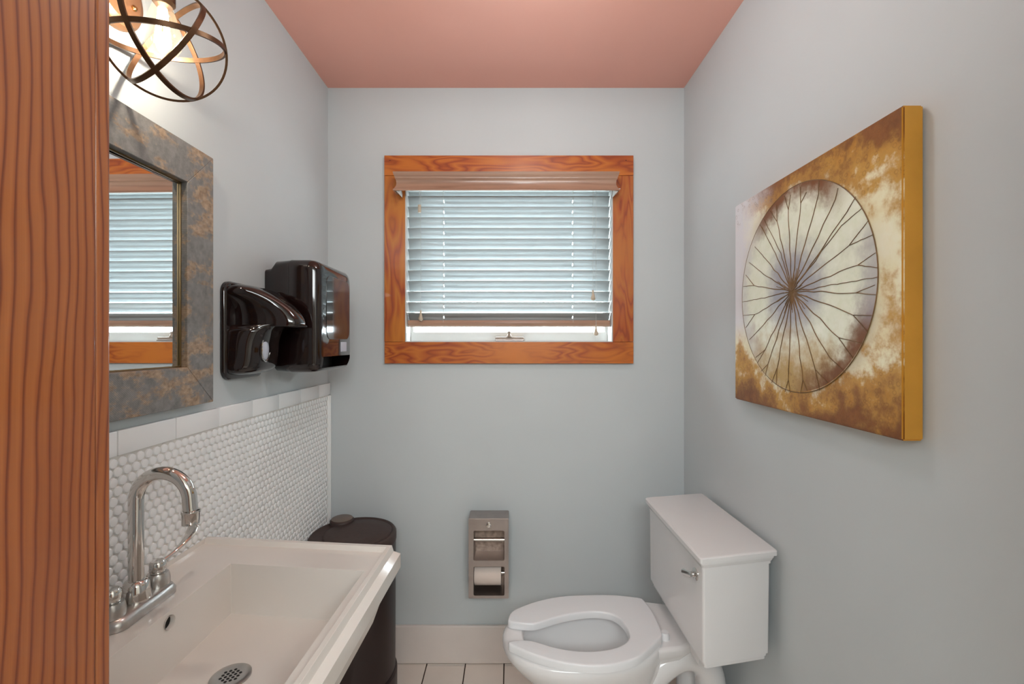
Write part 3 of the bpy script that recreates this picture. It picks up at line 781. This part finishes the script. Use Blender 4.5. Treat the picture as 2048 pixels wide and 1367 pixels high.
bc = Pz(684, 1037, 0.640)
bm = bmesh.new(); lathe(bm, (bc.x, bc.y, HB+0.026), [(0.046, 0), (0.046, 0.020), (0.042, 0.024)], 36); hb = obj('hinge_block', bm, 'binlid', tc, angle=50)
bm = bmesh.new(); lathe(bm, (bc.x, bc.y, HB+0.049), [(0.041, 0), (0.041, 0.003), (0.036, 0.0055)], 36); obj('button', bm, 'binbutton', hb)

# ------------------------------------------------------------------ toilet paper holder
hx0, hx1, hy0, hz1, hz0 = -0.1715, -0.0095, 1.8276, 0.6417, 0.319
tp = thing('toilet_paper_holder', 'brushed steel double toilet paper holder on the back wall', 'paper holder', (-0.09, YB, hz0))
bm = bmesh.new(); bx(bm, hx0, hx1, hy0, YB-0.0005, hz0, hz1)
bmesh.ops.bevel(bm, geom=list(bm.edges), offset=0.002, segments=2, affect='EDGES')
ho = obj('case', bm, 'steel', tp, origin=(0, 0, 0))
def rcut(z0, z1):
    b = bmesh.new(); x0, x1, r = -0.1510, -0.0265, 0.006; pts = []
    for cx_, cz_, a0 in ((x1-r, z1-r, 0), (x0+r, z1-r, PI/2), (x0+r, z0+r, PI), (x1-r, z0+r, 1.5*PI)):
        for k in range(5): a = a0+PI/2*k/4; pts.append((cx_+r*math.cos(a), cz_+r*math.sin(a)))
    loft(b, [[(x, y, z) for x, z in pts] for y in (hy0-0.02, YB-0.006)]); return b
cut(ho, [rcut(0.4724, 0.593), rcut(0.3314, 0.4483)])
ho.data.transform(Matrix.Translation(-wloc(tp))); ho.location = (0, 0, 0)
bm = bmesh.new(); bx(bm, -0.1505, -0.027, YB-0.0062, YB-0.0052, 0.473, 0.5925); obj('back_plate', bm, 'steelin', tp, smooth=False)
bm = bmesh.new(); bx(bm, -0.1505, -0.027, YB-0.0062, YB-0.0052, 0.332, 0.448); obj('back_plate', bm, 'steelin', tp, smooth=False)
for zz, yy in ((0.5495, hy0+0.018), (0.3985, hy0+0.052)):
    bm = bmesh.new(); lathe(bm, (-0.1515, yy, zz), [(0.0072, 0), (0.0072, 0.126)], 16, 'x'); obj('spindle', bm, 'chrome', tp)
bm = bmesh.new(); lathe(bm, (-0.0905, hy0, 0.6165), [(0.0105, 0.0005), (0.0105, -0.003), (0.008, -0.004)], 24, 'y'); lo = obj('lock', bm, 'chrome', tp)
box('keyhole', -0.0912, -0.0898, hy0-0.0046, hy0-0.0040, 0.6115, 0.6205, 'darkhole', lo, 0)
# roll
rl = thing('toilet_paper_roll', 'white toilet paper roll in the lower slot of the steel holder', 'toilet paper', (-0.094, hy0+0.052, 0.35))
bm = bmesh.new(); lathe(bm, (-0.1495, hy0+0.052, 0.3985), [(0.020, 0), (0.0455, 0), (0.0465, 0.002), (0.0465, 0.107), (0.0455, 0.109), (0.020, 0.109)], 40, 'x', False, False); obj('paper', bm, 'paper', rl)
bm = bmesh.new(); lathe(bm, (-0.1495, hy0+0.052, 0.3985), [(0.020, 0), (0.020, 0.109), (0.0188, 0.109), (0.0188, 0)], 32, 'x', False, False); obj('core', bm, 'card', rl)

# ------------------------------------------------------------------ toilet
tt = thing('toilet', 'white two-piece toilet with an open-front seat against the right wall', 'toilet', (0.42, 1.44, 0))
KT = 1.03
def tk(px, py, z0):      # tank corner seen at a pixel, on the plane z0 (before the depth factor)
    v = Pz(px, py, z0); return Vector((v.x*KT, v.y*KT))
cn = [tk(1401, 1117, 0.8087), tk(1557, 1100, 0.8087), tk(1404, 985, 0.8087), tk(1289.4, 994, 0.8087)]  # near-front, near-wall, far-wall, far-front
ctr = sum(cn, Vector((0, 0)))/4
ZL = EYE-(EYE-0.8087)*KT
def ring4(inset, z, ib=None, r=0.010, n=4):
    """rounded quadrilateral ring inset from the lid outline"""
    ib = inset if ib is None else ib
    f = (cn[3]-cn[0]).normalized(); e = (cn[1]-cn[0]).normalized()
    q = [cn[0]+(e+f)*inset, cn[1]+f*inset-e*ib, cn[2]-f*inset-e*ib, cn[3]-f*inset+e*inset]
    pts = []
    for i in range(4):
        a, b, c = q[i-1], q[i], q[(i+1) % 4]
        d0, d1 = (a-b).normalized()*r, (c-b).normalized()*r
        for k in range(n+1):
            t = k/n; pts.append((b+d0)*(1-t)**2+b*2*t*(1-t)+(b+d1)*t*t)
    return [(p.x, p.y, z) for p in pts]
bm = bmesh.new()
loft(bm, [ring4(0.018, ZL-0.041), ring4(0.012, ZL-0.040), ring4(0.012, ZL-0.033), ring4(0.010, ZL-0.032), ring4(0.006, ZL-0.022), ring4(0.006, ZL-0.017), ring4(0.004, ZL-0.016), ring4(0.0, ZL-0.015), ring4(0.0, ZL-0.004), ring4(0.0025, ZL-0.001), ring4(0.006, ZL)])
obj('tank_lid', bm, 'toilet', tt, angle=14)
ZTB = 0.484
bm = bmesh.new()
def small(z, ke, kf):
    f = (cn[3]-cn[0]); e = (cn[1]-cn[0]); c = ctr+e.normalized()*0.01
    q = []
    for i in range(4):
        a = [(-1, -1), (1, -1), (1, 1), (-1, 1)][i]
        for k in range(5): q.append(c+e*0.5*ke*a[0]+f*0.5*kf*a[1]+Vector((0.0002*k, 0.0002*k)))
    return [(p.x, p.y, z) for p in q]
loft(bm, [small(ZTB-0.078, 0.55, 0.42), small(ZTB+0.003, 0.60, 0.45), ring4(0.030, ZTB+0.002, 0.026), ring4(0.027, ZTB, 0.024), ring4(0.024, ZTB+0.003, 0.023), ring4(0.023, ZTB+0.012, 0.023), ring4(0.020, ZTB+0.014, 0.021), ring4(0.020, ZTB+0.021, 0.021), ring4(0.0155, ZTB+0.023, 0.018), ring4(0.0155, ZTB+0.029, 0.018), ring4(0.013, ZL-0.036, 0.016)])
obj('tank', bm, 'toilet', tt, angle=20)
# flush lever
fdir = (cn[3]-cn[0]).normalized(); ndir = Vector((-fdir.y, fdir.x))
lc2 = cn[0]+fdir*0.060; lc = Vector((lc2.x+0.014, lc2.y, EYE-(1148-CY)*(lc2.y)/FPX))
N3 = Vector((ndir.x, ndir.y, 0))
if N3.x > 0: N3 = -N3
F3 = Vector((fdir.x, fdir.y, 0))
bm = bmesh.new(); rings = []
for r, h in ((0.0165, 0.0), (0.0165, 0.003), (0.012, 0.006), (0.007, 0.007), (0.007, 0.016), (0.004, 0.018)):
    rings.append([lc+N3*h+(F3*math.cos(a)+Vector((0, 0, 1))*math.sin(a))*r for a in [2*PI*k/24 for k in range(24)]])
loft(bm, rings); fl_ = obj('flush_lever', bm, 'chrome', tt, angle=40)
bm = bmesh.new(); rings = []
for t, w, h in ((-0.010, 0.006, 0.003), (0.0, 0.0085, 0.0035), (0.02, 0.0085, 0.003), (0.040, 0.010, 0.003), (0.048, 0.008, 0.003)):
    c = lc+N3*(0.017+0.12*max(0, t))+F3*t*0.8+Vector((0, 0, -0.25*t))
    rings.append([c+N3*h*math.cos(a)+Vector((0, 0, 1))*w*math.sin(a) for a in [2*PI*k/12 for k in range(12)]])
loft(bm, rings); obj('paddle', bm, 'chrome', fl_, angle=60)
# seat from its outline on the plane z = 0.46
ZS = 0.460
outer_px = [(1018, 1236.4), (1024, 1223.6), (1042.7, 1213.3), (1077, 1201.4), (1119.6, 1192.8), (1171, 1189.7), (1222, 1189.4), (1256, 1192.3), (1280, 1195.7), (1287, 1199.7), (1302.5, 1220), (1316, 1248), (1321.5, 1265.4), (1319, 1274), (1290.5, 1301), (1270, 1315), (1230.7, 1326), (1188, 1329.5), (1145, 1326), (1102.5, 1317.6), (1060, 1304), (1030.8, 1291), (1020.5, 1286.5), (1020, 1282.5)]
inner_px = [(1041, 1279.8), (1064, 1281.6), (1080, 1286), (1111, 1295), (1145, 1301), (1184.6, 1302.5), (1222, 1298), (1248, 1288.5), (1260, 1275), (1258, 1260.3), (1249.5, 1245.8), (1236, 1233), (1219, 1225), (1188, 1221.5), (1154, 1224.4), (1119.6, 1231), (1089, 1240), (1071.8, 1244.8), (1060, 1245.8), (1034, 1243.6), (1020, 1240.8)]
ol = catmull([Pz(x, y, ZS) for x, y in outer_px+inner_px], 3, True)
# offset helper for the rounded edges of the seat
def inset_loop(lp, d):
    n = len(lp); out = []
    area2 = sum(lp[i].x*lp[(i+1) % n].y-lp[(i+1) % n].x*lp[i].y for i in range(n)); sg = 1 if area2 > 0 else -1
    for i in range(n):
        t = (lp[(i+1) % n]-lp[i-1]); t.z = 0; t.normalize()
        out.append(lp[i]+Vector((-t.y, t.x, 0))*sg*d)
    return out
bm = bmesh.new()
def zat(lp, z): return [Vector((p.x, p.y, z)) for p in lp]
so_ = inset_loop(ol, -0.003)
loft(bm, [zat(inset_loop(ol, 0.002), ZS-0.024), zat(so_, ZS-0.022), zat(so_, ZS-0.006), zat(inset_loop(ol, -0.0015), ZS-0.002), zat(ol, ZS-0.0003), zat(inset_loop(ol, 0.004), ZS)])
obj('seat', bm, 'seat', tt, angle=50)
# bowl, in a frame running from the hinge line to the front
o_h = Vector((0.459, 1.485)); ax_u = Vector((-0.986, -0.166)).normalized(); ax_t = Vector((-ax_u.y, ax_u.x))
def BW(s, t, z):
    p = o_h+ax_u*s+ax_t*t; return Vector((p.x, p.y, z))
def egg(sb, sf, w, z, n=44, pw=2.2):
    c = sb+(sf-sb)*0.46; pts = []
    for k in range(n):
        a = 2*PI*k/n; ca, sa = math.cos(a), math.sin(a)
        sx = math.copysign(abs(ca)**(2/pw), ca); sy = math.copysign(abs(sa)**(2/pw), sa)
        pts.append(BW(c+(sf-c if ca > 0 else c-sb)*sx, w*sy, z))
    return pts
bm = bmesh.new()
loft(bm, [egg(-0.10, 0.30, 0.118, 0.001, pw=2.6), egg(-0.10, 0.30, 0.118, 0.02, pw=2.6), egg(-0.06, 0.285, 0.108, 0.05), egg(-0.02, 0.29, 0.100, 0.15), egg(-0.01, 0.34, 0.108, 0.24), egg(-0.01, 0.405, 0.135, 0.31), egg(-0.015, 0.450, 0.158, 0.355), egg(-0.02, 0.478, 0.172, 0.388), egg(-0.02, 0.490, 0.178, 0.408), egg(-0.02, 0.490, 0.178, 0.424), egg(-0.018, 0.484, 0.173, 0.432), egg(-0.01, 0.474, 0.164, 0.4355),
          egg(0.035, 0.432, 0.128, 0.4345), egg(0.045, 0.424, 0.120, 0.428), egg(0.048, 0.422, 0.118, 0.405), egg(0.052, 0.415, 0.116, 0.392), egg(0.065, 0.395, 0.105, 0.36), egg(0.085, 0.355, 0.085, 0.32), egg(0.105, 0.30, 0.060, 0.285), egg(0.12, 0.25, 0.040, 0.262), egg(0.14, 0.22, 0.022, 0.256)])
obj('bowl', bm, 'toilet', tt, angle=60)
bm = bmesh.new(); lathe(bm, BW(0.19, 0, 0.2935), [(0.062, 0.0), (0.062, 0.0005)], 32)
wt = NT('bowl_water'); wt.col(rgb(196, 186, 172)); wt.p(Roughness=0.02, Transmission_Weight=0.6, IOR=1.33); M['water'] = wt.m
obj('water', bm, 'water', tt)
# deck behind the seat
def deck(ins, z):
    w0, w1 = 0.125-ins, 0.100-ins; pts = []
    for s, t in ((0.06, -w0), (-0.04, -w0), (-0.10, -w1), (-0.215+ins, -w1+0.01), (-0.215+ins, w1-0.01), (-0.10, w1), (-0.04, w0), (0.06, w0)): pts.append(BW(s, t, z))
    return pts
bm = bmesh.new(); loft(bm, [deck(0.045, 0.345), deck(0.022, 0.378), deck(0.006, 0.398), deck(0.0, 0.410), deck(0.0, 0.426), deck(0.006, 0.432)])
dk = obj('deck', bm, 'toilet', tt, bevel=0.004, segs=3)
for t in (-0.078, 0.078):
    bm = bmesh.new(); lathe(bm, BW(-0.006, t, 0.431), [(0.014, 0), (0.014, 0.012), (0.011, 0.022)], 20); obj('seat_hinge', bm, 'seat', tt)
# trapway arches on both flanks
for sg in (1, -1):
    tp_ = []
    for s, z in ((0.10, 0.20), (0.06, 0.28), (0.00, 0.338), (-0.065, 0.365), (-0.125, 0.352), (-0.165, 0.30), (-0.175, 0.20), (-0.175, 0.06), (-0.175, 0.002)): tp_.append(BW(s, sg*0.062, z))
    pth = catmull(tp_, 6); bm = bmesh.new(); tube(bm, pth, [0.046]*len(pth), 20); obj('trapway', bm, 'toilet', tt, angle=60)
bm = bmesh.new(); bx(bm, -0.5, 0.5, -0.5, 0.5, 0.001, 0.03)
for v in bm.verts:
    v.co = BW(-0.20 if v.co.x < 0 else 0.05, 0.11 if v.co.y > 0 else -0.11, v.co.z)
obj('foot', bm, 'toilet', tt, bevel=0.008, segs=3)
# supply pipe
sp = thing('supply_pipe', 'thin pale vertical water pipe between toilet tank and back wall', 'pipe', (0.548, 1.625, 0))
bm = bmesh.new(); tube(bm, [(0.548, 1.625, 0.002), (0.548, 1.625, 0.25), (0.548, 1.625, 0.482)], 0.0075, 14); obj('riser', bm, 'pipe', sp)
bm = bmesh.new(); lathe(bm, (0.548, 1.625, 0.12), [(0.010, 0), (0.014, 0.004), (0.014, 0.03), (0.010, 0.034)], 16); obj('stop_valve', bm, 'chrome', sp)

# ------------------------------------------------------------------ painting
AX, AY0, AY1, AZ0, AZ1 = 0.692, 0.8005, 1.401, 1.178, 1.7715
pa = thing('canvas_painting', 'square canvas painting of a round veined lotus leaf in brown and cream', 'painting', (XR, 1.10, AZ0))
bm = bmesh.new(); bx(bm, AX, XR-0.003, AY0, AY1, AZ0, AZ1); bmesh.ops.bevel(bm, geom=list(bm.edges), offset=0.003, segments=2, affect='EDGES')
co = obj('canvas', bm, 'canvasside', pa)
co.data.materials.append(M['paint'])
for f in co.data.polygons:
    if f.normal.x < -0.75: f.material_index = 1
LC = Vector((AX, 1.104, 1.482)); LR = 0.2505
bm = bmesh.new(); rings = []
for r, d in ((LR, -0.0005), (LR-0.0006, 0.0016), (LR-0.006, 0.0022), (LR*0.5, 0.0026), (0.004, 0.0030)):
    rings.append([LC+Vector((-d, r*math.cos(2*PI*k/96), r*math.sin(2*PI*k/96)*1.0)) for k in range(96)])
loft(bm, rings); obj('leaf_disc', bm, 'paint', pa)
def cv(cx, cy):        # crop pixel of the close study -> point on the canvas
    return Px(1430+cx*0.5269, 180+cy*0.5269, AX)
c0 = cv(297, 765)
V = [((283, 455), [(268, 402), (291, 398)]), ((330, 430), [(328, 368), (352, 388)]), ((398, 395), [(399, 345)]), ((462, 415), [(472, 372)]), ((505, 465), [(540, 405)]), ((485, 515), [(562, 450)]),
     ((515, 590), [(588, 495), (607, 548)]), ((548, 665), [(615, 618), (621, 675)]), ((470, 738), [(622, 710)]), ((540, 770), [(612, 740), (615, 777)]), ((530, 855), [(600, 855), (583, 916)]),
     ((475, 940), [(565, 962), (528, 1018)]), ((440, 1015), [(500, 1072)]), ((385, 1060), [(402, 1140), (432, 1112)]), ((338, 1100), [(329, 1152), (354, 1142)]), ((283, 1100), [(270, 1145), (290, 1150)]),
     ((240, 1055), [(219, 1112), (237, 1118)]), ((205, 1040), [(178, 1068), (194, 1086)]), ((195, 985), [(158, 1015), (165, 1035)]), ((175, 905), [(134, 948)]), ((155, 852), [(121, 902), (110, 856)]),
     ((180, 790), [(108, 805)]), ((152, 742), [(112, 746), (121, 702)]), ((178, 690), [(134, 655)]), ((195, 640), [(155, 595)]), ((225, 605), [(182, 520), (176, 512)]), ((240, 500), [(214, 460), (238, 437)]), ((255, 620), [(190, 492)])]
bm = bmesh.new()
def vein(a, b, r0, r1, wig=0.0022):
    n = 9; pts = []
    d = b-a; s = Vector((0, -d.z, d.y)).normalized() if d.length else Vector((0, 0, 0)); L = d.length
    for k in range(n):
        t = k/(n-1); pts.append(a+d*t+s*(random.uniform(-1, 1)*wig*min(1, L/0.15) if 0 < k < n-1 else 0)+Vector((-0.0030, 0, 0)))
    tube(bm, catmull(pts, 2), [r0+(r1-r0)*i/((n-1)*2) for i in range((n-1)*2+1)], 6)
for f, ends in V:
    F = cv(*f); vein(c0+(F-c0)*0.02, F, 0.0016, 0.0008)
    for e in ends: vein(F, cv(*e), 0.0009, 0.0006, 0.0012)
for k in range(26):
    a = 2*PI*k/26+random.uniform(-.1, .1); L = random.uniform(0.02, 0.07)
    vein(c0, c0+Vector((0, L*math.cos(a), L*math.sin(a))), 0.0016, 0.0007, 0.003)
obj('leaf_veins', bm, 'vein', pa)
bm = bmesh.new(); N = 96
pts = [LC+Vector((-0.0012, LR*math.cos(2*PI*k/N), LR*math.sin(2*PI*k/N))) for k in range(N+1)]
tube(bm, pts, 0.0011, 6, False); obj('leaf_rim', bm, 'vein', pa)
bm = bmesh.new(); bmesh.ops.create_icosphere(bm, subdivisions=3, radius=1.0)
for v in bm.verts:
    v.co = v.co*(1+random.uniform(-.35, .35)); v.co = Vector((AX-0.003+v.co.x*0.004, c0.y+v.co.y*0.010, c0.z+v.co.z*0.009))
obj('leaf_heart', bm, 'vein', pa)
